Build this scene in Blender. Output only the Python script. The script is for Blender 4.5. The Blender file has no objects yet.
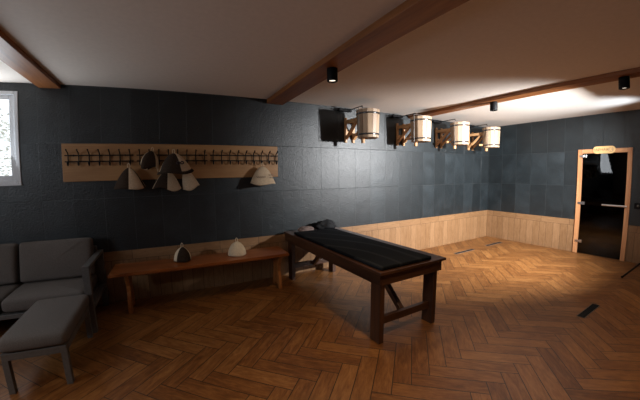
import bpy, bmesh, math, random
from mathutils import Vector, Matrix
random.seed(7)
D = bpy.data; S = bpy.context.scene; C = S.collection; PI = math.pi

# ------------------------------------------------------------------ camera
cam_d = D.cameras.new('camera'); cam = D.objects.new('camera', cam_d); C.objects.link(cam); S.camera = cam
YAW, PITCH, ROLL = 0.490464846, -0.0866634366, -0.0123559907
fw = Vector((math.sin(YAW)*math.cos(PITCH), math.cos(YAW)*math.cos(PITCH), math.sin(PITCH)))
r0 = Vector((math.cos(YAW), -math.sin(YAW), 0)); u0 = r0.cross(fw)
rt = r0*math.cos(ROLL) + u0*math.sin(ROLL); up = u0*math.cos(ROLL) - r0*math.sin(ROLL)
mw = Matrix((( rt.x, up.x, -fw.x, -6.2241), (rt.y, up.y, -fw.y, -3.7631), (rt.z, up.z, -fw.z, 1.4005), (0, 0, 0, 1)))
cam.matrix_world = mw
cam_d.sensor_width = 36; cam_d.clip_start = .05; cam_d.clip_end = 200
F_PX, LAM = 294.418, -0.118909            # the lens: wide angle with its barrel distortion
def lens_poly():
    import numpy as np
    r = np.linspace(0, 400, 300); rn = r/F_PX
    th = -np.arctan(rn/(1 + LAM*rn*rn))
    return list(reversed(np.polyfit(r*36/640, th, 4)))
cam_d.type = 'PANO'
cam_d.lens = 36*F_PX/640
_t = cam_d if hasattr(cam_d, 'panorama_type') else cam_d.cycles
_t.panorama_type = 'FISHEYE_LENS_POLYNOMIAL'
_t.fisheye_fov = PI
for _i, _k in enumerate(lens_poly()): setattr(_t, 'fisheye_polynomial_k%d' % _i, _k)

# ------------------------------------------------------------------ world, exposure, lights
W = D.worlds.new('world'); S.world = W; W.use_nodes = True
wn = W.node_tree; bg = wn.nodes['Background']
bg.inputs[0].default_value = (.86, .93, 1, 1); bg.inputs[1].default_value = 1.4
S.view_settings.view_transform = 'Standard'; S.view_settings.look = 'None'
S.view_settings.exposure = .12; S.view_settings.gamma = 1; S.view_settings.use_curve_mapping = False

def aim(o, target):
    o.rotation_euler = (Vector(target) - o.location).to_track_quat('-Z', 'Y').to_euler()
def light(name, kind, loc, target, power, color=(1, 1, 1), **kw):
    l = D.lights.new(name, kind); l.energy = power; l.color = color
    for k, v in kw.items(): setattr(l, k, v)
    o = D.objects.new(name, l); C.objects.link(o); o.location = loc; aim(o, target); return o
# photographer's flash, right of the camera, aimed along the tiled wall
light('flash_light', 'SPOT', (-2.0, -3.25, 1.98), (-1.5, 0, 1.25), 1600, (.96, .97, .98), spot_size=math.radians(126), spot_blend=1, shadow_soft_size=.05)
# second flash on the stand beside the door, bounced off the ceiling
light('bounce_flash_light', 'SPOT', (-.757, -3.106, 1.83), (-.98, -2.05, 2.4), 72, (.78, .89, 1), spot_size=math.radians(68), spot_blend=1, shadow_soft_size=.08)
# daylight through the windows of the left and front walls
light('left_window_daylight', 'AREA', (-9.5, -2.7, 1.65), (-6.8, -1.7, .2), 20, (.86, .92, 1), shape='RECTANGLE', size=.9, size_y=.9)
light('back_window_daylight', 'AREA', (-8.0, -.06, 1.85), (-7.2, -1.6, 2.4), 10, (.88, .94, 1), shape='RECTANGLE', size=.5, size_y=.85)

# ------------------------------------------------------------------ node helper
class V:
    nt = None
    def __init__(s, sock): s.s = sock
    @staticmethod
    def m(op, *a):
        n = V.nt.nodes.new('ShaderNodeMath'); n.operation = op
        for i, x in enumerate(a):
            if isinstance(x, V): V.nt.links.new(x.s, n.inputs[i])
            else: n.inputs[i].default_value = x
        return V(n.outputs[0])
    def __add__(s, o): return V.m('ADD', s, o)
    def __sub__(s, o): return V.m('SUBTRACT', s, o)
    def __rsub__(s, o): return V.m('SUBTRACT', o, s)
    def __mul__(s, o): return V.m('MULTIPLY', s, o)
    def __truediv__(s, o): return V.m('DIVIDE', s, o)
    __radd__ = __add__; __rmul__ = __mul__
    def floor(s): return V.m('FLOOR', s)
    def frac(s): return V.m('FRACT', s)
    def lt(s, o): return V.m('LESS_THAN', s, o)
    def mod(s, o): return V.m('FLOORED_MODULO', s, o)
    def min(s, o): return V.m('MINIMUM', s, o)
def mixv(t, a, b): return a*(1 - t) + b*t       # t is 0 or 1
def comb(x, y, z=0.0):
    n = V.nt.nodes.new('ShaderNodeCombineXYZ')
    for i, q in enumerate((x, y, z)):
        if isinstance(q, V): V.nt.links.new(q.s, n.inputs[i])
        else: n.inputs[i].default_value = q
    return n.outputs[0]
def white(x, y):
    n = V.nt.nodes.new('ShaderNodeTexWhiteNoise'); n.noise_dimensions = '2D'
    V.nt.links.new(comb(x, y), n.inputs['Vector']); return V(n.outputs['Value'])
def noise(vec, scale, detail=4, rough=.55, dist=0):
    n = V.nt.nodes.new('ShaderNodeTexNoise'); n.inputs['Scale'].default_value = scale
    n.inputs['Detail'].default_value = detail; n.inputs['Roughness'].default_value = rough; n.inputs['Distortion'].default_value = dist
    V.nt.links.new(vec, n.inputs['Vector']); return V(n.outputs[0])
def ramp(v, stops):
    n = V.nt.nodes.new('ShaderNodeValToRGB'); e = n.color_ramp.elements
    while len(e) < len(stops): e.new(.5)
    for i, (p, c) in enumerate(stops): e[i].position = p; e[i].color = (*c, 1)
    V.nt.links.new(v.s, n.inputs[0]); return n.outputs[0]
def mixc(f, a, b, mode='MIX'):
    n = V.nt.nodes.new('ShaderNodeMix'); n.data_type = 'RGBA'; n.blend_type = mode
    for key, x in (('Factor', f), ('A', a), ('B', b)):
        idx = {'Factor': 0, 'A': 6, 'B': 7}[key]
        if isinstance(x, V): V.nt.links.new(x.s, n.inputs[idx])
        elif isinstance(x, (int, float)): n.inputs[idx].default_value = x
        elif isinstance(x, tuple): n.inputs[idx].default_value = (*x, 1)
        else: V.nt.links.new(x, n.inputs[idx])
    return n.outputs[2]
def newmat(name):
    m = D.materials.new(name); m.use_nodes = True; V.nt = m.node_tree
    b = m.node_tree.nodes['Principled BSDF']; return m, b
def setc(b, key, x):
    if isinstance(x, V): V.nt.links.new(x.s, b.inputs[key])
    elif isinstance(x, tuple): b.inputs[key].default_value = (*x, 1)
    elif isinstance(x, (int, float)): b.inputs[key].default_value = x
    else: V.nt.links.new(x, b.inputs[key])
def bump(b, h, strength, dist=.002):
    n = V.nt.nodes.new('ShaderNodeBump'); n.inputs['Strength'].default_value = strength; n.inputs['Distance'].default_value = dist
    V.nt.links.new(h.s, n.inputs['Height']); V.nt.links.new(n.outputs[0], b.inputs['Normal'])
def objxyz():
    t = V.nt.nodes.new('ShaderNodeTexCoord'); s = V.nt.nodes.new('ShaderNodeSeparateXYZ')
    V.nt.links.new(t.outputs['Object'], s.inputs[0])
    return t.outputs['Object'], V(s.outputs[0]), V(s.outputs[1]), V(s.outputs[2])

def plain(name, col, rough=.6, metal=0, var=.12, scale=60, bmp=.15, spec=.5, bd=.001):
    m, b = newmat(name); o, x, y, z = objxyz()
    n = noise(o, scale)
    lo = tuple(c*(1 - var) for c in col); hi = tuple(min(1, c*(1 + var)) for c in col)
    setc(b, 'Base Color', ramp(n, [(.3, lo), (.7, hi)])); setc(b, 'Roughness', rough); setc(b, 'Metallic', metal)
    b.inputs['Specular IOR Level'].default_value = spec
    if bmp: bump(b, n, bmp, bd)
    return m
def wood(name, dark, light_, axis='x', rough=.4, scale=14, bmp=.2, spec=.5, stretch=.08):
    m, b = newmat(name); o, x, y, z = objxyz()
    k = {'x': (x*stretch, y, z), 'y': (x, y*stretch, z), 'z': (x, y, z*stretch)}[axis]
    v = comb(*k); n = noise(v, scale, 6, .6, .6); n2 = noise(v, scale*7, 3, .6)
    t = n*.75 + n2*.25
    setc(b, 'Base Color', ramp(t, [(.32, dark), (.66, light_)])); setc(b, 'Roughness', rough)
    b.inputs['Specular IOR Level'].default_value = spec
    bump(b, n2, bmp, .001); return m

def tile_mat(name, axis, off):
    m, b = newmat(name); o, x, y, z = objxyz()
    h = (x if axis == 'x' else y) + off
    u = h/.3; v = (z - .587)/.6
    i, j = u.floor(), v.floor(); fu, fv = u.frac(), v.frac()
    rnd = white(i + .5, j + .5)
    eu = fu.min(1 - fu)*.3; ev = fv.min(1 - fv)*.6; e = eu.min(ev)
    joint = e.lt(.0026)
    base = comb(h + rnd*7, z + rnd*13)
    n1 = noise(base, 3.5, 5, .6, .4); n2 = noise(base, 55, 4, .6, .3)
    t = rnd*.22 + n1*.56 + n2*.22
    col = ramp(t, [(.25, (.0034, .0056, .0068)), (.5, (.0080, .0121, .0143)), (.75, (.022, .030, .035))])
    setc(b, 'Base Color', mixc(joint, col, (.024, .029, .032)))
    setc(b, 'Roughness', n2*.22 + .31); b.inputs['Specular IOR Level'].default_value = .6
    tilt = (fu - .5)*(rnd - .5)*.5
    bump(b, n1*.55 + n2*.45 + tilt - joint*.8, .6, .014); return m

WOODS = [(.2, (.055, .018, .0042)), (.42, (.140, .051, .012)), (.58, (.23, .096, .026)), (.8, (.34, .165, .055))]
def plank_shade(b, rnd, along, across, jointmask, cols, rough=.32, gs=1.0):
    vec = comb(along*.9 + rnd*23, across*11 + rnd*31)
    n1 = noise(vec, 1.6*gs, 5, .6, .9); n2 = noise(comb(along*3 + rnd*17, across*60), 2.2*gs, 4, .6)
    t = rnd*.17 + n1*.66 + n2*.36 - .10
    setc(b, 'Base Color', mixc(jointmask, ramp(t, cols), (.018, .008, .004)))
    setc(b, 'Roughness', n2*.15 + rough)
    bump(b, n2*.25 - jointmask*.9, .25, .003)
def floor_mat():
    m, b = newmat('herringbone_floor'); o, x, y, z = objxyz()
    w = .125; k = 1/(math.sqrt(2)*w)
    u = (0 - x - y)*k + .22; v = (y - x)*k + .593
    i, j = u.floor(), v.floor(); fu, fv = u.frac(), v.frac()
    q = (i - j).mod(8.0); hor = q.lt(3.5)
    i0 = i - q; j0 = j - (7.0 - q)
    du = u - i0; dv = v - j0
    along = mixv(hor, dv, du); across = mixv(hor, fu, fv)
    rnd = mixv(hor, white(i + .5, j0 + 50.5), white(i0 + .5, j + .5))
    e = (along.min(4.0 - along)).min(across.min(1 - across))*w
    joint = e.lt(.003)
    plank_shade(b, rnd, along*w*2.2, across*w, joint, WOODS, .33, 1.6)
    b.inputs['Specular IOR Level'].default_value = .5
    return m
def wainscot_mat(name, axis):
    m, b = newmat(name); o, x, y, z = objxyz()
    h = x if axis == 'x' else y
    top = V.m('GREATER_THAN', z, .480)
    u = h/.125; us = h/.5 + .3
    rv = white(u.floor() + .5, 3.5); rh = white(us.floor() + .5, 9.5)
    rnd = mixv(top, rv, rh)
    along = mixv(top, z, h); across = mixv(top, u.frac()*.125, z - .480)
    eu = u.frac().min(1 - u.frac())*.125; eh = us.frac().min(1 - us.frac())*.5
    e = mixv(top, eu, eh).min(V.m('ABSOLUTE', z - .480))
    joint = e.lt(.0018)
    cols = [(.1, (.13, .062, .026)), (.38, (.20, .105, .046)), (.62, (.27, .15, .072)), (.9, (.36, .22, .115))]
    plank_shade(b, rnd, along*2.2, across, joint, cols, .42, 1.6)
    b.inputs['Specular IOR Level'].default_value = .4
    return m

# ------------------------------------------------------------------ materials
M = {}
M['tile_b'] = tile_mat('slate_tile_back', 'x', .289); M['tile_r'] = tile_mat('slate_tile_right', 'y', .314)
M['wain_b'] = wainscot_mat('wood_tile_back', 'x'); M['wain_r'] = wainscot_mat('wood_tile_right', 'y')
M['floor'] = floor_mat()
M['ceiling'] = plain('ceiling_plaster', (.80, .73, .66), .75, var=.03, scale=25, bmp=.05)
M['plaster'] = plain('wall_plaster', (.40, .35, .30), .8, var=.04, scale=20, bmp=.05)
M['beam'] = wood('beam_wood', (.14, .042, .009), (.34, .125, .032), 'y', .5, 9)
M['black'] = plain('black_metal', (.006, .006, .007), .6, 0, bmp=0, spec=.15)
M['darkmetal'] = plain('graphite_metal', (.11, .102, .096), .45, .2, bmp=0)
M['steel'] = plain('brushed_steel', (.55, .55, .56), .28, 1, var=.06, bmp=0)
M['hoop'] = plain('dark_steel_hoop', (.16, .16, .17), .22, .9, bmp=0)
M['oak'] = wood('oak_board', (.26, .125, .045), (.40, .215, .085), 'x', .5, 10)
M['bench'] = wood('bench_wood', (.13, .030, .006), (.30, .09, .022), 'x', .28, 8)
M['benchleg'] = wood('bench_leg_wood', (.22, .065, .015), (.46, .18, .05), 'z', .35, 8)
M['walnut'] = wood('dark_walnut', (.020, .008, .004), (.085, .034, .016), 'y', .35, 10)
M['walnutx'] = wood('dark_walnut_across', (.020, .008, .004), (.085, .034, .016), 'x', .35, 10)
M['walnutz'] = wood('dark_walnut_upright', (.020, .008, .004), (.085, .034, .016), 'z', .35, 10)
M['stave'] = wood('pale_stave_wood', (.34, .22, .13), (.56, .41, .28), 'z', .5, 10, .1)
M['bracket'] = wood('bracket_wood', (.42, .21, .085), (.62, .35, .16), 'y', .5, 12)
M['doorwood'] = wood('door_frame_wood', (.34, .13, .05), (.58, .29, .13), 'z', .42, 10)
M['doorwoody'] = wood('door_frame_head_wood', (.34, .13, .05), (.58, .29, .13), 'y', .42, 10)
M['signwood'] = wood('sign_wood', (.62, .37, .14), (.80, .55, .26), 'y', .45, 12)
M['burnt'] = plain('burnt_lettering', (.16, .065, .022), .7, bmp=0)
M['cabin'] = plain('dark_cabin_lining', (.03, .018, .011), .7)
M['fabric'] = plain('charcoal_weave', (.120, .104, .094), .9, var=.18, scale=160, bmp=.35, spec=.2)
M['white'] = plain('white_pvc', (.62, .64, .67), .35, var=.02, bmp=0)
M['felt_b'] = plain('beige_felt', (.56, .43, .29), .95, var=.12, scale=70, bmp=.5, spec=.1, bd=.002)
M['felt_c'] = plain('cream_felt', (.58, .48, .34), .95, var=.10, scale=70, bmp=.5, spec=.1, bd=.002)
M['felt_d'] = plain('brown_felt', (.036, .024, .017), .95, var=.25, scale=70, bmp=.5, spec=.1, bd=.002)
M['stitch'] = plain('dark_embroidery', (.03, .025, .03), .9, bmp=0)
M['stitch2'] = plain('grey_embroidery', (.24, .19, .16), .9, bmp=0)
M['blackcloth'] = plain('black_cloth', (.012, .013, .015), .8, bmp=.4, scale=50, spec=.3)
M['greycloth'] = plain('grey_pink_cloth', (.17, .13, .12), .9, bmp=.4, scale=50, spec=.15)
M['snow'] = plain('outdoor_ground', (.62, .62, .58), .9, var=.2, scale=3)
M['leaf'] = plain('shrub_leaf', (.80, .76, .60), .8, var=.5, scale=4)
M['twig'] = plain('shrub_twig', (.45, .40, .36), .8)

def pad_mat():
    m, b = newmat('black_pad'); o, x, y, z = objxyz()
    n = V.nt.nodes.new('ShaderNodeTexWave'); n.wave_type = 'RINGS'; n.rings_direction = 'Z'; n.inputs['Scale'].default_value = 2.6
    n.inputs['Distortion'].default_value = 7.0; n.inputs['Detail'].default_value = 1; n.inputs['Detail Scale'].default_value = .6
    V.nt.links.new(comb(x*.5 + .5, y*.32 + .32, 0), n.inputs['Vector']); wv = V(n.outputs['Fac'])
    line = V.m('GREATER_THAN', wv, .93)
    setc(b, 'Base Color', mixc(line, (.006, .007, .009), (.016, .018, .021))); setc(b, 'Roughness', .75)
    b.inputs['Specular IOR Level'].default_value = .06
    bump(b, noise(o, 120)*.2 + line, .3, .002); return m
M['pad'] = pad_mat()
def glass_mat(name, tint, ior=1.45):
    m, b = newmat(name); setc(b, 'Base Color', tint); setc(b, 'Roughness', .02); b.inputs['Transmission Weight'].default_value = 1; b.inputs['IOR'].default_value = ior
    return m
M['tinted'] = glass_mat('tinted_door_glass', (.012, .010, .010))
def pane_mat():
    m, b = newmat('window_glass'); nt = m.node_tree
    t = nt.nodes.new('ShaderNodeBsdfTransparent'); g = nt.nodes.new('ShaderNodeBsdfGlossy'); g.inputs['Roughness'].default_value = .02
    mx = nt.nodes.new('ShaderNodeMixShader'); mx.inputs[0].default_value = .06
    nt.links.new(t.outputs[0], mx.inputs[1]); nt.links.new(g.outputs[0], mx.inputs[2])
    nt.links.new(mx.outputs[0], nt.nodes['Material Output'].inputs[0]); return m
M['pane'] = pane_mat()
def glow_mat(name, col, s):
    m, b = newmat(name); setc(b, 'Base Color', (.8, .8, .8)); setc(b, 'Emission Color', col); b.inputs['Emission Strength'].default_value = s; return m
M['bulb'] = glow_mat('lamp_diffuser', (1, .86, .70), 1.6)

# ------------------------------------------------------------------ mesh helpers
def box(bm, x0, x1, y0, y1, z0, z1, mi=0, mat=None):
    vs = [bm.verts.new((x, y, z)) for x in (x0, x1) for y in (y0, y1) for z in (z0, z1)]
    if mat is not None:
        for v in vs: v.co = mat @ v.co
    for f in ((0, 1, 3, 2), (4, 6, 7, 5), (0, 4, 5, 1), (2, 3, 7, 6), (0, 2, 6, 4), (1, 5, 7, 3)):
        fc = bm.faces.new([vs[i] for i in f]); fc.material_index = mi
    return vs
def bar(bm, a, b, w, h, upv=(0, 0, 1), mi=0):
    a, b = Vector(a), Vector(b); d = (b - a); L = d.length; d.normalize()
    s = d.cross(Vector(upv)); s.normalize(); u = s.cross(d)
    m = Matrix(((s.x, d.x, u.x, a.x), (s.y, d.y, u.y, a.y), (s.z, d.z, u.z, a.z), (0, 0, 0, 1)))
    return box(bm, -w/2, w/2, 0, L, -h/2, h/2, mi, m)
def tube(bm, pts, r, seg=8, cap=True, closed=False):
    pts = [Vector(p) for p in pts]; n = len(pts); rings = []
    ref = None
    for i, p in enumerate(pts):
        if closed: d = pts[(i+1) % n] - pts[i-1]
        else: d = pts[min(i+1, n-1)] - pts[max(i-1, 0)]
        d.normalize()
        if ref is None: ref = d.orthogonal().normalized()
        ref = (ref - d*ref.dot(d)).normalized(); s = d.cross(ref)
        rr = r[i] if isinstance(r, (list, tuple)) else r
        rings.append([bm.verts.new(p + (ref*math.cos(2*PI*k/seg) + s*math.sin(2*PI*k/seg))*rr) for k in range(seg)])
    for i in range(n if closed else n-1):
        A, B = rings[i], rings[(i+1) % n]
        for k in range(seg): bm.faces.new((A[k], A[(k+1) % seg], B[(k+1) % seg], B[k]))
    if cap and not closed: bm.faces.new(rings[0][::-1]); bm.faces.new(rings[-1])
def lathe(bm, prof, seg=24, c=(0, 0, 0), mi=0, matfn=None, warp=None):
    rings = []
    for (r, z) in prof:
        ring = []
        for k in range(seg):
            a = 2*PI*k/seg; p = Vector((c[0] + r*math.cos(a), c[1] + r*math.sin(a), c[2] + z))
            if warp: p = warp(p, a, r, z)
            ring.append(bm.verts.new(p))
        rings.append(ring)
    for i in range(len(rings)-1):
        for k in range(seg):
            f = bm.faces.new((rings[i][k], rings[i][(k+1) % seg], rings[i+1][(k+1) % seg], rings[i+1][k]))
            f.material_index = matfn(k, i) if matfn else mi; f.smooth = True
    return rings
def prism(bm, poly, axis, t0, t1):
    def P(a, b, t): return {'x': (t, a, b), 'y': (a, t, b), 'z': (a, b, t)}[axis]
    A = [bm.verts.new(P(a, b, t0)) for a, b in poly]; B = [bm.verts.new(P(a, b, t1)) for a, b in poly]
    n = len(poly); bm.faces.new(A); bm.faces.new(B[::-1])
    for i in range(n): bm.faces.new((A[i], B[i], B[(i+1) % n], A[(i+1) % n]))
def BM(): return bmesh.new()
def obj(name, bm, mats, parent=None, bevel=0, seg=2, smooth=False, sub=0):
    bmesh.ops.recalc_face_normals(bm, faces=bm.faces)
    me = D.meshes.new(name); bm.to_mesh(me); bm.free()
    for m in (mats if isinstance(mats, list) else [mats]): me.materials.append(m)
    o = D.objects.new(name, me); C.objects.link(o); o.parent = parent
    if smooth:
        for p in me.polygons: p.use_smooth = True
    if bevel:
        md = o.modifiers.new('bevel', 'BEVEL'); md.width = bevel; md.segments = seg; md.limit_method = 'ANGLE'; md.angle_limit = math.radians(40)
    if sub:
        md = o.modifiers.new('sub', 'SUBSURF'); md.levels = sub; md.render_levels = sub
    return o
def tag(o, label, cat, group=None):
    o['label'] = label; o['category'] = cat
    if group: o['group'] = group
    return o
def thing(name, label, cat, loc=(0, 0, 0), rz=0, group=None):
    o = D.objects.new(name, None); C.objects.link(o); o.location = loc; o.rotation_euler = (0, 0, rz); o.empty_display_size = .1
    return tag(o, label, cat, group)
def struct(name, bm=None, mats=None, parent=None, **k):
    if bm is None:
        o = D.objects.new(name, None); C.objects.link(o)
    else: o = obj(name, bm, mats, parent, **k)
    o['kind'] = 'structure'; return o
def copy_tree(o, parent=None):
    c = o.copy(); C.objects.link(c); c.parent = parent
    for ch in list(o.children): copy_tree(ch, c)
    return c

# ------------------------------------------------------------------ the room
H = 2.398; ZW = .587; XL, YF = -9.6, -6.2
def wall_boxes(bm, axis, t0, t1, a0, a1, hole=None):
    def b(p0, p1, z0, z1):
        for (lo, hi, mi) in ((z0, min(z1, ZW), 1), (max(z0, ZW), z1, 0)):
            if hi - lo > 1e-5:
                if axis == 'x': box(bm, p0, p1, t0, t1, lo, hi, mi)
                else: box(bm, t0, t1, p0, p1, lo, hi, mi)
    if hole:
        h0, h1, z0, z1 = hole
        b(a0, h0, 0, H); b(h1, a1, 0, H)
        if z0 > 0: b(h0, h1, 0, z0)
        b(h0, h1, z1, H)
    else: b(a0, a1, 0, H)
bm = BM(); wall_boxes(bm, 'x', 0, .2, XL, 0, (-8.75, -7.66, 1.375, 2.31)); struct('wall_back', bm, [M['tile_b'], M['wain_b']])
bm = BM(); wall_boxes(bm, 'y', 0, .12, YF, .2, (-2.49, -1.775, 0, 1.79)); struct('wall_right', bm, [M['tile_r'], M['wain_r']])
bm = BM(); wall_boxes(bm, 'y', XL-.2, XL, YF, .2, (-3.2, -2.2, 1.15, 2.15)); struct('wall_left', bm, [M['plaster'], M['wain_r']])
bm = BM(); wall_boxes(bm, 'x', YF-.2, YF, XL-.2, .12); struct('wall_front', bm, [M['plaster'], M['wain_b']])
bm = BM(); box(bm, XL-.2, .12, YF-.2, .2, -.1, 0); struct('floor', bm, M['floor'])
bm = BM(); box(bm, XL-.2, 1.4, YF-.2, .2, H, H+.1); struct('ceiling', bm, M['ceiling'])
# dark steam cabin behind the glass door
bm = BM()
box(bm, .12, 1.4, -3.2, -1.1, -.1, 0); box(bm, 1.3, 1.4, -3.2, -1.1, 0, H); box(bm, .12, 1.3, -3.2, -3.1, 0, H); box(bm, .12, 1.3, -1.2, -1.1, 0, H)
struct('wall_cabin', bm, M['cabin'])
# beams
for n, (x0, x1, dz) in enumerate(((-7.47, -7.265, .045), (-4.99, -4.765, .055), (-2.47, -2.27, .045))):
    bm = BM(); box(bm, x0, x1, YF, 0, H-dz, H); o = obj('ceiling_beam', bm, M['beam'], bevel=.003)
    tag(o, ['brown wooden ceiling beam over the sofa, leftmost in the photo', 'brown wooden ceiling beam in the middle carrying a single spotlight', 'brown wooden ceiling beam nearest the glass door carrying two spotlights'][n], 'beam')

# window in the back wall
w = struct('window_1')
bm = BM()
def rect_frame(bm, a0, a1, z0, z1, t, y0, y1, axis='x'):
    for (p0, p1, q0, q1) in ((a0, a0+t, z0, z1), (a1-t, a1, z0, z1), (a0+t, a1-t, z0, z0+t), (a0+t, a1-t, z1-t, z1)):
        if axis == 'x': box(bm, p0, p1, y0, y1, q0, q1)
        else: box(bm, y0, y1, p0, p1, q0, q1)
rect_frame(bm, -8.75, -7.66, 1.375, 2.31, .035, -.012, .07)
struct('window_frame', bm, M['white'], w, bevel=.004)
bm = BM(); rect_frame(bm, -8.715, -7.695, 1.41, 2.275, .05, .005, .06); struct('window_sash', bm, M['white'], w, bevel=.004)
bm = BM(); box(bm, -8.67, -7.74, .03, .036, 1.455, 2.23); struct('window_pane', bm, M['pane'], w)
bm = BM(); box(bm, -8.78, -7.655, -.02, .0, 1.358, 1.3745); struct('window_sill', bm, M['white'], w, bevel=.003)
for nm, ax, a0, a1, z0, z1, t0, t1 in (('window_2', 'y', -3.2, -2.2, 1.15, 2.15, XL-.1, XL-.02),):
    w = struct(nm); bm = BM(); rect_frame(bm, a0, a1, z0, z1, .06, t0, t1, ax)
    mid = (a0+a1)/2
    if ax == 'x': box(bm, mid-.03, mid+.03, t0, t1, z0+.06, z1-.06)
    else: box(bm, t0, t1, mid-.03, mid+.03, z0+.06, z1-.06)
    struct('window_frame', bm, M['white'], w)

# outdoors beyond the window
bm = BM(); box(bm, -20, 4, .6, 30, -.6, -.5); struct('ground_outside', bm, M['snow'])
random.seed(3)
for n, (sx, sy, sc) in enumerate(((-9.75, 4.2, 1.45), (-13.4, 8.4, 1.9))):
    t = thing('shrub', ['leafy yellow-green shrub seen through the window, nearer one', 'leafy yellow-green shrub seen through the window, farther one'][n], 'shrub', (sx, sy, -.5))
    bm = BM()
    for k in range(7):
        a = random.random()*6.28; e = (math.cos(a)*.7*sc, math.sin(a)*.7*sc, 1.9*sc)
        tube(bm, [(0, 0, 0), (e[0]*.3, e[1]*.3, .8*sc), e], [.03, .02, .008], 5)
    obj('stem', bm, M['twig'], t)
    bm = BM()
    for k in range(1500):
        p = Vector((random.gauss(0, .45), random.gauss(0, .45), 0))*sc; p.z = random.uniform(.7, 2.25)*sc
        s = random.uniform(.03, .06); q = Matrix.Rotation(random.random()*6.28, 4, 'Z') @ Matrix.Rotation(random.random()*3, 4, 'X')
        vs = [bm.verts.new(p + (q @ Vector(c))*s) for c in ((-1, 0, 0), (0, -.5, 0), (1, 0, .1), (0, .5, 0))]; bm.faces.new(vs)
    f = obj('foliage', bm, M['leaf'], t); f['kind'] = 'stuff'

# glass door
d = struct('door_1')
bm = BM()
for (y0, y1, z0, z1) in ((-2.53, -2.465, 0, 1.815), (-1.815, -1.745, 0, 1.815)): box(bm, -.035, .10, y0, y1, z0, z1)
struct('door_jamb', bm, M['doorwood'], d, bevel=.004)
bm = BM(); box(bm, -.035, .10, -2.465, -1.815, 1.745, 1.815); struct('door_head', bm, M['doorwoody'], d, bevel=.004)
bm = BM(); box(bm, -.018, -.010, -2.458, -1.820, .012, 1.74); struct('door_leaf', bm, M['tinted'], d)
for z in (.22, .89, 1.70):
    bm = BM(); box(bm, -.045, -.0345, -1.838, -1.775, z-.02, z+.02); box(bm, -.040, -.019, -1.880, -1.838, z-.025, z+.025)
    struct('door_hinge', bm, M['steel'], d, bevel=.003)
bm = BM(); tube(bm, [(-.062, -2.15, .885), (-.062, -2.50, .885)], .016, 14); tube(bm, [(-.062, -2.2, .885), (-.019, -2.2, .885)], .008); tube(bm, [(-.062, -2.42, .885), (-.019, -2.42, .885)], .008)
struct('door_handle', bm, M['steel'], d, smooth=False)
# sign on the door head
s = thing('door_sign', 'small rounded pale wood sign with burnt lettering above the glass door', 'sign', (-.036, -2.14, 1.745))
bm = BM(); poly = []
L2, R = .165, .060
for k in range(13): a = -PI/2 + PI*k/12; poly.append((L2 - R + R*math.cos(a), .05 + R*math.sin(a)))
for k in range(13): a = PI/2 + PI*k/12; poly.append((-(L2 - R) + R*math.cos(a), .05 + R*math.sin(a)))
prism(bm, poly, 'x', -.016, 0); obj('sign_board', bm, M['signwood'], s, bevel=.002)
def text_mesh(name, txt, size, depth, mat, parent, mtx):
    cu = D.curves.new(name, 'FONT'); cu.body = txt; cu.size = size; cu.extrude = depth; cu.align_x = 'CENTER'; cu.align_y = 'CENTER'; cu.resolution_u = 3
    tmp = D.objects.new('tmp', cu); C.objects.link(tmp); dg = bpy.context.evaluated_depsgraph_get()
    me = D.meshes.new_from_object(tmp.evaluated_get(dg)); D.objects.remove(tmp)
    me.transform(mtx); me.materials.clear(); me.materials.append(mat)
    o = D.objects.new(name, me); C.objects.link(o); o.parent = parent; return o
# the sign faces -x: text right = -y, text up = z
TM = Matrix(((0, 0, -1, -.0168), (-1, 0, 0, .052), (0, 1, 0, .05), (0, 0, 0, 1)))
text_mesh('lettering', 'ПАРНАЯ', .056, .0008, M['burnt'], s, TM)
bm = BM()
for k in range(3):
    y = -.075 - .022*k
    tube(bm, [(-.0168, y + .006*math.sin(t*1.3 + k), .018 + t*.012) for t in range(6)], .0022, 6)
tube(bm, [(-.0168, -.097 + .036*math.cos(a), .05 + .036*math.sin(a)) for a in [2*PI*i/24 for i in range(24)]], .0018, 6, closed=True)
obj('emblem', bm, M['stitch2'], s)
# control box right of door
t = thing('wall_thermostat', 'small black control box on the tiles right of the glass door', 'control box', (0, -2.64, .905))
bm = BM(); box(bm, -.025, 0, -.055, .055, -.045, .045); obj('housing', bm, M['black'], t, bevel=.006)
bm = BM(); lathe(bm, [(.001, .032), (.016, .032), (.018, .025)], 16); bmesh.ops.rotate(bm, verts=bm.verts, matrix=Matrix.Rotation(-PI/2, 3, 'Y')); obj('dial', bm, M['darkmetal'], t)

# ------------------------------------------------------------------ ceiling spotlights
def spotlight(x, y, z, label, power):
    t = thing('ceiling_spotlight', label, 'lamp', (x, y, z), group='black cylinder spotlights under the beams')
    bm = BM(); lathe(bm, [(.0, 0), (.046, 0), (.048, -.004), (.048, -.112), (.046, -.115), (.038, -.115), (.036, -.10)], 28)
    bm.verts.index_update(); obj('housing', bm, M['black'], t)
    bm = BM(); lathe(bm, [(.0005, -.102), (.036, -.102)], 24); obj('diffuser', bm, M['bulb'], t)
    light('spotlight_beam', 'SPOT', (0, 0, -.125), (0, 0, -2), power, (1, .70, .42), spot_size=math.radians(105), spot_blend=.7, shadow_soft_size=.03).parent = t
    return t
spotlight(-4.865, -1.48, H-.055, 'black cylinder spotlight on the middle beam', 26)
spotlight(-2.37, -1.50, H-.045, 'farther black cylinder spotlight on the beam nearest the door', 8)
spotlight(-2.37, -2.92, H-.045, 'nearer black cylinder spotlight on the beam by the door, at right edge', 6)
for x, y, e in ((-4.865, -3.0, 62), (-7.36, -3.0, 45), (-2.37, -4.35, 40)):      # the rows go on outside the camera's view
    light('spotlight_beam_unseen', 'SPOT', (x, y, H-.15), (x, y, 0), e, (1, .70, .42), spot_size=math.radians(88), spot_blend=.6, shadow_soft_size=.03)

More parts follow.
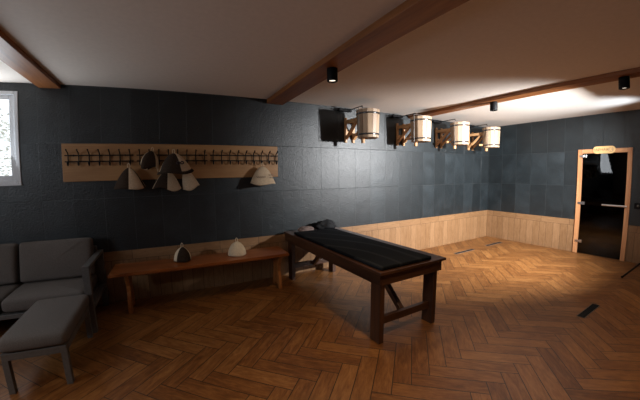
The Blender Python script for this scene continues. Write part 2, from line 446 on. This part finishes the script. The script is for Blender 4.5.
# ------------------------------------------------------------------ bucket showers
def bucket_shower():
    t = thing('bucket_shower', '', 'bucket', (0, 0, 1.9))
    # bracket: two triangular frames left and right of the bucket joined by wall boards (local z = 0 at bucket base)
    yc = -.47
    for sx in (-.07, .07):
        b_ = BM(); box(b_, sx-.018, sx+.018, -.028, 0, -.02, .35)
        br = obj('wall_board', b_, M['bracket'], t, bevel=.002)
        b_ = BM(); box(b_, sx-.015, sx+.015, yc+.135, -.028, .255, .305); obj('arm', b_, M['bracket'], t, bevel=.002)
        b_ = BM(); bar(b_, (sx, -.028, .035), (sx, yc+.17, .255), .028, .045, (1, 0, 0)); obj('brace', b_, M['bracket'], t, bevel=.002)
    b_ = BM(); box(b_, -.052, .052, -.027, -.003, .10, .15); obj('cross_board', b_, M['bracket'], t, bevel=.002)
    # bucket of staves
    n = 14
    def R(z): return .146 + .018*z/.38
    bk = BM()
    for k in range(n):
        a0, a1 = 2*PI*k/n + .012, 2*PI*(k+1)/n - .012
        vs = []
        for z in (0, .38):
            for rr, a in ((R(z), a0), (R(z), a1), (R(z)-.02, a1), (R(z)-.02, a0)): vs.append(bk.verts.new((rr*math.cos(a), yc + rr*math.sin(a), z)))
        for f in ((0, 1, 2, 3), (4, 7, 6, 5), (0, 4, 5, 1), (1, 5, 6, 2), (2, 6, 7, 3), (3, 7, 4, 0)): bk.faces.new([vs[i] for i in f])
    body = obj('bucket', bk, M['stave'], t, bevel=.003)
    bk = BM(); lathe(bk, [(.0005, .02), (.130, .02), (.130, .035), (.0005, .035)], 24, (0, yc, 0)); obj('bucket_base', bk, M['stave'], body)
    for z in (.045, .325):
        bk = BM(); lathe(bk, [(R(z)-.004, z-.010), (R(z)+.003, z-.010), (R(z)+.003, z+.012), (R(z)-.004, z+.012)], 36, (0, yc, 0)); obj('hoop', bk, M['hoop'], t)
    bk = BM(); tube(bk, [(-.02, yc+.09, .02), (-.02, yc+.09, -.06)], [.028, .026], 14); obj('tip_peg', bk, M['bracket'], t)
    bk = BM(); tube(bk, [(-.10, yc+.10, .055), (-.16, yc+.16, .055)], .02, 12); obj('side_peg', bk, M['bracket'], t)
    # steel bail strap over the rim and pull rod
    bk = BM(); tube(bk, [(-.178, yc-.03, -.01), (-.178, yc-.03, .40), (-.165, yc-.03, .408), (.165, yc-.03, .408), (.178, yc-.03, .40), (.178, yc-.03, .30)], .0035, 6); obj('pull_rod', bk, M['darkmetal'], t)
    # water filler above
    bk = BM(); tube(bk, [(-.30, -.05, .455), (-.05, -.05, .455), (-.05, yc+.06, .452), (-.05, yc+.06, .42)], .007, 8); obj('filler_pipe', bk, M['black'], t)
    bk = BM(); box(bk, -.22, .0, -.085, -.02, .435, .475); obj('filler_valve', bk, M['black'], t, bevel=.004)
    return t
bs = bucket_shower()
BL = ['pale wooden tipping bucket on a wall bracket, leftmost and nearest of the four',
      'pale wooden tipping bucket on a wall bracket, second from the left of the four',
      'pale wooden tipping bucket on a wall bracket, third from the left of the four',
      'pale wooden tipping bucket on a wall bracket, rightmost, nearest the room corner']
for i, x in enumerate((-3.70, -2.665, -1.69, -.70)):
    o = bs if i == 0 else copy_tree(bs)
    o.location.x = x; o.location.z = 1.895; o['label'] = BL[i]; o['group'] = 'tipping buckets high on the back wall'

# ------------------------------------------------------------------ hook board
bm = BM(); box(bm, -7.268, -4.86, -.022, -.001, 1.378, 1.778); tag(obj('backing_board', bm, M['oak'], bevel=.002), 'long light oak board on the tiled wall carrying the coat hooks', 'board')
def rack(k0, k1, label):
    x0 = -7.205 + .1006*k0; x1 = -7.205 + .1006*k1
    t = thing('coat_rack', label, 'coat rack', ((x0+x1)/2, -.022, 1.545), group='black wire coat racks on the oak board'); cx = (x0+x1)/2
    for z in (.043, .108):
        b_ = BM(); box(b_, x0-cx-.035, x1-cx+.035, -.014, -.006, z-.006, z+.006); obj('rail', b_, M['black'], t)
    b_ = BM()
    for x in (x0-cx+.05, x1-cx-.05):
        b_ = BM(); tube(b_, [(x, 0, .108), (x, -.008, .108)], .010, 10); obj('mount', b_, M['black'], t)
    for k in range(k0, k1+1):
        x = -7.205 + .1006*k - cx
        b_ = BM(); tube(b_, [(x, -.085, .160), (x, -.07, .150), (x, -.035, .135), (x, -.018, .115), (x, -.016, .04), (x, -.020, .012), (x, -.035, 0), (x, -.052, .008), (x, -.058, .028)], .0062, 7)
        bmesh.ops.create_uvsphere(b_, u_segments=8, v_segments=6, radius=.0085, matrix=Matrix.Translation((x, -.087, .162)))
        bmesh.ops.create_uvsphere(b_, u_segments=8, v_segments=6, radius=.0075, matrix=Matrix.Translation((x, -.058, .031)))
        obj('hook', b_, M['black'], t)
rack(0, 6, 'leftmost black wire coat rack on the oak board, seven hooks')
rack(7, 14, 'middle black wire coat rack, mostly hidden behind felt hats')
rack(15, 23, 'rightmost black wire coat rack, holding the plain beige hat at its end')

# ------------------------------------------------------------------ felt hats
def felt_hat(name, label, loc, rot, r, h, mats, pattern, squash=(1, 1), wave=.012, brim=None, group=None, marks=None, seed=0, seg=32, flare=1.0, droop=.026):
    """a bell shaped felt hat, open below, its panels sewn in two colours; local origin under the crown at rim height"""
    rd = random.Random(seed); ph = rd.random()*6
    t = thing(name, label, 'hat', loc, 0, group); t.rotation_euler = rot
    def warp(p, a, rr, z):
        q = 1 - z/h; w_ = wave*q*q; p.z -= droop*max(0, -math.sin(a))*q
        p = Vector((p.x*squash[0], p.y*squash[1], p.z))
        p.z += w_*math.sin(3*a + ph)*1.0; s = 1 + w_*3*math.sin(4*a + ph*2)
        crease = 1 - .035*max(0, math.cos(4*a))**8*(1 if q > .1 else 0)
        p.x *= s*crease; p.y *= s*crease; return p
    prof = []
    for i in range(15):
        q = i/14; prof.append((r*(q**.60 if flare == 1 else q**.54 if flare == .8 else math.sin(q*PI/2)**.8), h*(1-q) if flare == 1 else h*(1 - q**1.08) if flare == .8 else h*(1 - q**1.35)))
    prof[0] = (.004, h)
    inner = [(max(.003, a-.006), z-.004 if i < 14 else z) for i, (a, z) in enumerate(prof)][::-1]
    fn = lambda k, i: pattern[int(k*len(pattern)/seg)]
    bm = BM(); lathe(bm, prof + inner, seg, matfn=fn, warp=warp); obj('crown', bm, mats, t)
    bm = BM(); tube(bm, [(.012*math.cos(a), 0, h + .016 + .026*math.sin(a)) for a in [-.5*PI + 2*PI*i/12 for i in range(12)]], .0042, 6, closed=True); obj('hanging_loop', bm, mats[0], t)
    if brim is not None:
        bm = BM(); lathe(bm, [(r*.97, .022), (r*1.05, .012), (r*1.10, -.006), (r*1.02, -.004), (r*.94, .010)], seg, warp=warp); obj('brim', bm, mats[brim], t)
    if marks: marks(t, r, h, squash)
    return t
fb, fc, fd = M['felt_b'], M['felt_c'], M['felt_d']
HG = 'felt sauna hats on the coat hooks'
def badge(t, r, h, sq):
    bm = BM()
    for dx in (-.022, .018):
        vs = [(dx + .015*math.cos(a), -.72*r*sq[1] - .006, h*.42 + .013*math.sin(a)) for a in [2*PI*i/14 for i in range(14)]]
        tube(bm, [(x + .055, y, z) for x, y, z in vs], .006, 6, closed=True)
    obj('embroidered_badge', bm, M['stitch'], t)
def script_mark(t, r, h, sq):
    bm = BM()
    for (x0, z0, n, s) in ((-.10, .075, 9, .010), (.055, .10, 7, .013), (.06, .065, 6, .010)):
        pts = []
        for i in range(n*3):
            x = x0 + i*.0045; z = z0 + s*math.sin(i*1.3)
            q = (1 - z/h)**(1/1.08); rr = r*q**.54; y = -math.sqrt(max(.0001, (rr*sq[0])**2 - x*x))*sq[1]/sq[0] - .002
            pts.append((x, y, z))
        tube(bm, pts, .0018, 5)
    obj('embroidered_script', bm, M['stitch2'], t)
felt_hat('felt_hat', 'brown and beige panelled felt hat hanging low at left, alone on its hook', (-6.61, -.135, 1.300), (-.05, 0, 0), .158, .215, [fb, fd], [0]*8 + [1]*4 + [0, 0, 0, 1], (1.0, .60), .008, group=HG, seed=1)
felt_hat('felt_hat', 'crumpled brown and beige felt hat hanging highest, its side folded in', (-6.40, -.125, 1.515), (-.10, .22, .4), .105, .185, [fb, fd], [1]*4 + [0]*4 + [1]*5 + [0]*3, (1.0, .62), .03, group=HG, seed=2, flare=.6)
felt_hat('felt_hat', 'large felt hat with dark brown half, brown brim and small round badges', (-6.135, -.275, 1.455), (-.08, -.05, 0), .165, .205, [fb, fd], [0]*8 + [1]*5 + [0]*3, (1.05, .66), .012, brim=1, group=HG, marks=badge, seed=3, flare=.8)
felt_hat('felt_hat', 'brown and beige patchwork felt hat hanging beneath the badged one', (-6.225, -.11, 1.285), (-.02, .06, 0), .150, .20, [fb, fd], [0]*8 + [1]*4 + [0, 0, 0, 1], (1.03, .55), .02, group=HG, seed=4)
felt_hat('felt_hat', 'narrow plain beige felt hat hanging folded right of the patchwork hat', (-5.965, -.10, 1.28), (0, -.28, 0), .098, .24, [fb, fb], [0], (1.0, .62), .010, group=HG, seed=5)
felt_hat('felt_hat', 'plain beige felt hat with stitched script hanging at the board\'s right end', (-5.10, -.12, 1.30), (-.06, 0, 0), .158, .215, [fb, fb], [0], (1.03, .60), .008, group=HG, marks=script_mark, seed=6, flare=.8)

# ------------------------------------------------------------------ long bench with two hats
B = thing('bench', 'long reddish-brown wooden bench with shaped ends against the wainscot', 'bench', (-5.875, -.30, 0), math.radians(-1.4))
bm = BM(); box(bm, -.955, .955, -.20, .20, .425, .46); obj('seat', bm, M['bench'], B, bevel=.005)
for sx in (-.80, .86):
    poly = [(-.15, .425), (-.135, .36), (-.09, .29), (-.085, .22), (-.115, .14), (-.13, .07), (-.13, 0), (-.07, 0), (-.05, .045), (.05, .045), (.07, 0), (.13, 0), (.13, .07), (.115, .14), (.085, .22), (.09, .29), (.135, .36), (.15, .425)]
    bm = BM(); prism(bm, poly, 'x', sx-.019, sx+.019); obj('leg', bm, M['benchleg'], B, bevel=.003)
bm = BM(); box(bm, -.778, .838, -.015, .015, .365, .425); obj('apron', bm, M['bench'], B, bevel=.003)
felt_hat('felt_hat', 'half beige, half brown felt hat standing crookedly on the bench', (-6.115, -.265, .472), (.0, .04, .0), .094, .150, [fc, fd], [0]*11 + [1]*5, (1.0, .95), .005, group='felt hats on the bench', seed=8, flare=.5, droop=0).rotation_euler = (.0, .03, -.35)
felt_hat('felt_hat', 'plain cream felt hat standing on the bench near its right end', (-5.50, -.285, .462), (0, 0, 0), .108, .160, [fc, fc], [0], (1, .95), .003, group='felt hats on the bench', seed=9, flare=.3, droop=0)

# ------------------------------------------------------------------ massage table
T = thing('massage_table', 'dark walnut massage table with a low end stretcher and diagonal brace', 'table', (-4.425, -1.06, 0), math.radians(.8))
hw, hl = .375, .985
bm = BM(); box(bm, -hw-.005, hw+.022, -hl-.012, hl, .615, .64); obj('table_top', bm, M['walnut'], T, bevel=.004)
for sx in (-1, 1):
    bm = BM(); box(bm, sx*(hw-.02)-.0125, sx*(hw-.02)+.0125, -hl+.015, hl-.015, .52, .615); obj('apron', bm, M['walnut'], T, bevel=.002)
for sy in (-1, 1):
    bm = BM(); box(bm, -hw+.033, hw-.033, sy*(hl-.03)-.0125, sy*(hl-.03)+.0125, .52, .615); obj('apron', bm, M['walnutx'], T, bevel=.002)
for sx in (-1, 1):
    for sy in (-1, 1):
        bm = BM(); cx = sx*(hw-.058); box(bm, cx-.025, cx+.025, sy*(hl-.10)-.06, sy*(hl-.10)+.06, 0, .615); obj('leg', bm, M['walnutz'], T, bevel=.003)
for sy in (-1, 1):
    bm = BM(); box(bm, -hw+.084, hw-.084, sy*(hl-.10)-.02, sy*(hl-.10)+.02, .145, .21); obj('stretcher', bm, M['walnutx'], T, bevel=.002)
    bm = BM(); bar(bm, (0, sy*(hl-.13), .17), (0, sy*(hl-.62), .60), .045, .05); obj('brace', bm, M['walnut'], T, bevel=.002)
bm = BM(); box(bm, -4.775+4.425, -4.19+4.425, -hl+.02, .72, .641, .672)
tag(obj('exercise_mat', bm, M['pad'], bevel=.010, seg=3), 'thin black mat with embossed wavy lines lying on the massage table', 'mat')
D.objects['exercise_mat'].location = (-4.425, -1.06, 0); D.objects['exercise_mat'].rotation_euler = (0, 0, math.radians(.8))
def cushion_mesh(bm, sx, sy, sz, n=12, puff=.5, c=(0, 0, 0), wr=0, seed=0):
    """rounded soft block: grid sphere-ish superellipsoid with piped middle"""
    rd = random.Random(seed); ph = [rd.random()*6 for _ in range(4)]
    rings = []
    for i in range(n+1):
        v = -PI/2 + PI*i/n; ring = []
        for k in range(4*n):
            u = 2*PI*k/(4*n)
            def sg(x, p): return math.copysign(abs(x)**p, x)
            x = sg(math.cos(v), .16)*sg(math.cos(u), .13)*sx/2; y = sg(math.cos(v), .16)*sg(math.sin(u), .13)*sy/2
            z = sg(math.sin(v), .62)*sz/2
            z *= (1 - puff*.30*((2*x/sx)**2 + (2*y/sy)**2)/2)
            z += wr*(math.sin(x*23 + ph[0])*math.sin(y*19 + ph[1]) + .5*math.sin(x*47 + y*31 + ph[2]))
            ring.append(bm.verts.new((c[0]+x, c[1]+y, c[2]+z)))
        rings.append(ring)
    for i in range(n):
        for k in range(4*n):
            bm.faces.new((rings[i][k], rings[i][(k+1) % (4*n)], rings[i+1][(k+1) % (4*n)], rings[i+1][k]))
    bmesh.ops.remove_doubles(bm, verts=bm.verts, dist=1e-5)
def lump(name, label, cat, loc, size, mat, seed, rz=0, amp=.2):
    rd = random.Random(seed); bm = BM(); bmesh.ops.create_icosphere(bm, subdivisions=4, radius=1)
    from mathutils import noise as mn
    for v in bm.verts:
        k = 1 + amp*mn.noise(v.co*1.6 + Vector((seed, 0, 0))) + amp*.6*mn.noise(v.co*4 + Vector((seed, 3, 0)))
        p = v.co*k; p.z = max(p.z, -.55) + .55
        v.co = Vector((p.x*size[0], p.y*size[1], p.z*size[2]))
    o = obj(name, bm, mat, smooth=True); o.location = loc; o.rotation_euler = (0, 0, rz); return tag(o, label, cat)
lump('folded_towel', 'small greyish-pink crumpled towel at the far end of the massage table', 'towel', (-4.545, -.205, .641), (.115, .09, .040), M['greycloth'], 5)
lump('head_cushion', 'black rumpled cushion at the wall end of the massage table', 'cushion', (-4.235, -.19, .641), (.145, .12, .078), M['blackcloth'], 11, amp=.28)

# ------------------------------------------------------------------ sofa
SF = thing('sofa', 'charcoal outdoor sofa with metal arm frame under the window', 'sofa', (-7.70, 0, 0))
x0, x1 = -.75, .765         # outer arms, local x
for (a, b_) in ((x1-.06, x1), (x0, x0+.06)):
    bm = BM(); box(bm, a, b_, -.73, -.03, .605, .632)
    box(bm, a, b_, -.73, -.68, 0, .605); box(bm, a, b_, -.085, -.03, 0, .605); box(bm, a, b_, -.68, -.085, .22, .26)
    obj('arm', bm, M['darkmetal'], SF, bevel=.003)
bm = BM(); box(bm, x0+.06, x1-.06, -.70, -.05, .23, .27); obj('seat_frame', bm, M['darkmetal'], SF, bevel=.003)
bm = BM(); box(bm, x0+.06, x1-.06, -.07, -.03, .28, .68); obj('back_frame', bm, M['darkmetal'], SF, bevel=.003)
for i, cx in enumerate((.362, -.325)):
    bm = BM(); cushion_mesh(bm, .68, .60, .145, c=(cx, -.405, .340), puff=.35, wr=.0030, seed=i); obj('seat_cushion', bm, M['fabric'], SF, smooth=True)
    bm = BM(); cushion_mesh(bm, .665, .40, .17, c=(0, 0, 0), puff=.55, wr=.0055, seed=i+5)
    bmesh.ops.rotate(bm, verts=bm.verts, matrix=Matrix.Rotation(math.radians(77), 3, 'X'))
    bmesh.ops.translate(bm, verts=bm.verts, vec=(cx, -.185, .60)); obj('back_cushion', bm, M['fabric'], SF, smooth=True)
# ottoman
O = thing('ottoman', 'low charcoal footstool with metal legs in front of the sofa', 'footstool', (-7.16, -1.13, 0))
bm = BM(); rect = (-.198, .198, -.355, .355)
box(bm, rect[0], rect[1], rect[2], rect[2]+.04, .245, .295); box(bm, rect[0], rect[1], rect[3]-.04, rect[3], .245, .295)
box(bm, rect[0], rect[0]+.04, rect[2]+.04, rect[3]-.04, .245, .295); box(bm, rect[1]-.04, rect[1], rect[2]+.04, rect[3]-.04, .245, .295)
box(bm, rect[0]+.04, rect[1]-.04, rect[2]+.04, rect[3]-.04, .27, .285)
obj('frame', bm, M['darkmetal'], O, bevel=.003)
for sx in (rect[0]+.02, rect[1]-.02):
    for sy in (rect[2]+.02, rect[3]-.02):
        bm = BM(); box(bm, sx-.02, sx+.02, sy-.02, sy+.02, 0, .246); obj('leg', bm, M['darkmetal'], O, bevel=.002)
bm = BM(); cushion_mesh(bm, .42, .77, .11, c=(0, .015, .345), puff=.10, wr=.0012, seed=4); obj('cushion', bm, M['fabric'], O, smooth=True)

# ------------------------------------------------------------------ floor drains
def drain(cx, cy, L, Wd, label):
    t = thing('floor_drain', label, 'drain', (cx, cy, 0), group='slot drains in the floor')
    bm = BM(); rect_frame(bm, -L/2, L/2, -Wd/2, Wd/2, .006, 0, .004)
    for v in bm.verts: v.co = Vector((v.co.x, v.co.z, v.co.y))
    obj('rim', bm, M['darkmetal'], t)
    bm = BM(); box(bm, -L/2+.006, L/2-.006, -Wd/2+.006, Wd/2-.006, 0, .0015)
    n = int(L/.03)
    for i in range(n):
        x = -L/2 + (i+.5)*L/n; box(bm, x-.003, x+.003, -Wd/2+.006, Wd/2-.006, .0015, .003)
    obj('grate', bm, M['black'], t)
drain(-1.57, -.545, .54, .06, 'narrow steel slot drain in the floor under the third bucket')
drain(-.585, -.53, .54, .06, 'narrow steel slot drain in the floor near the room corner')
drain(-2.59, -2.795, .47, .075, 'dark grated drain in the open floor at lower right')

# ------------------------------------------------------------------ light stand whose foot shows at the right edge
ST = thing('light_stand', 'black tripod light stand, only a leg reaching in at right edge', 'light stand', (-.757, -3.106, 0))
for k in range(3):
    a0 = math.atan2(.374, -.299); a = a0 + k*2*PI/3; r_ = .479
    bm = BM(); tube(bm, [(r_*math.cos(a), r_*math.sin(a), .012), (.02*math.cos(a), .02*math.sin(a), .47)], .011, 8); lg = obj('leg', bm, M['black'], ST)
    bm = BM(); bmesh.ops.create_uvsphere(bm, u_segments=10, v_segments=6, radius=.016, matrix=Matrix.Translation((r_*math.cos(a), r_*math.sin(a), .016))); obj('rubber_foot', bm, M['black'], lg)
bm = BM(); tube(bm, [(0, 0, .18), (0, 0, .9)], .016, 12); tube(bm, [(0, 0, .9), (0, 0, 1.60)], .012, 12); obj('pole', bm, M['black'], ST)
bm = BM(); lathe(bm, [(.0, .44), (.035, .44), (.035, .51), (0, .51)], 16); obj('collar', bm, M['black'], ST)
bm = BM(); lathe(bm, [(0, 0), (.05, 0), (.055, .02), (.055, .16), (.09, .20), (.086, .20), (.045, .15)], 24)
bmesh.ops.rotate(bm, verts=bm.verts, matrix=Matrix.Rotation(math.radians(-12), 3, 'X')); bmesh.ops.translate(bm, verts=bm.verts, vec=(0, 0, 1.60)); obj('flash_head', bm, M['black'], ST)

# ------------------------------------------------------------------ the flash that lights the tiled wall, right of the camera
FL = thing('flash_head', 'black flash head with an added plate shading the ceiling, on a slim stand right of the camera', 'flash', (-2.0, -3.25, 0))
bm = BM(); box(bm, -.06, .06, -.30, -.07, 1.90, 2.018); obj('housing', bm, M['black'], FL, bevel=.01)
bm = BM(); box(bm, -.38, .16, -.10, .16, 2.020, 2.024); obj('added_spill_flag', bm, M['black'], FL)  # unseen plate added to keep the flash's upward spill off the ceiling
bm = BM(); tube(bm, [(0, -.18, .02), (0, -.18, 1.90)], .014, 12); obj('pole', bm, M['black'], FL)
for k in range(3):
    a = .5 + k*2*PI/3; bm = BM(); tube(bm, [(.42*math.cos(a), -.18 + .42*math.sin(a), .011), (.01*math.cos(a), -.18 + .01*math.sin(a), .5)], .010, 8); obj('leg', bm, M['black'], FL)
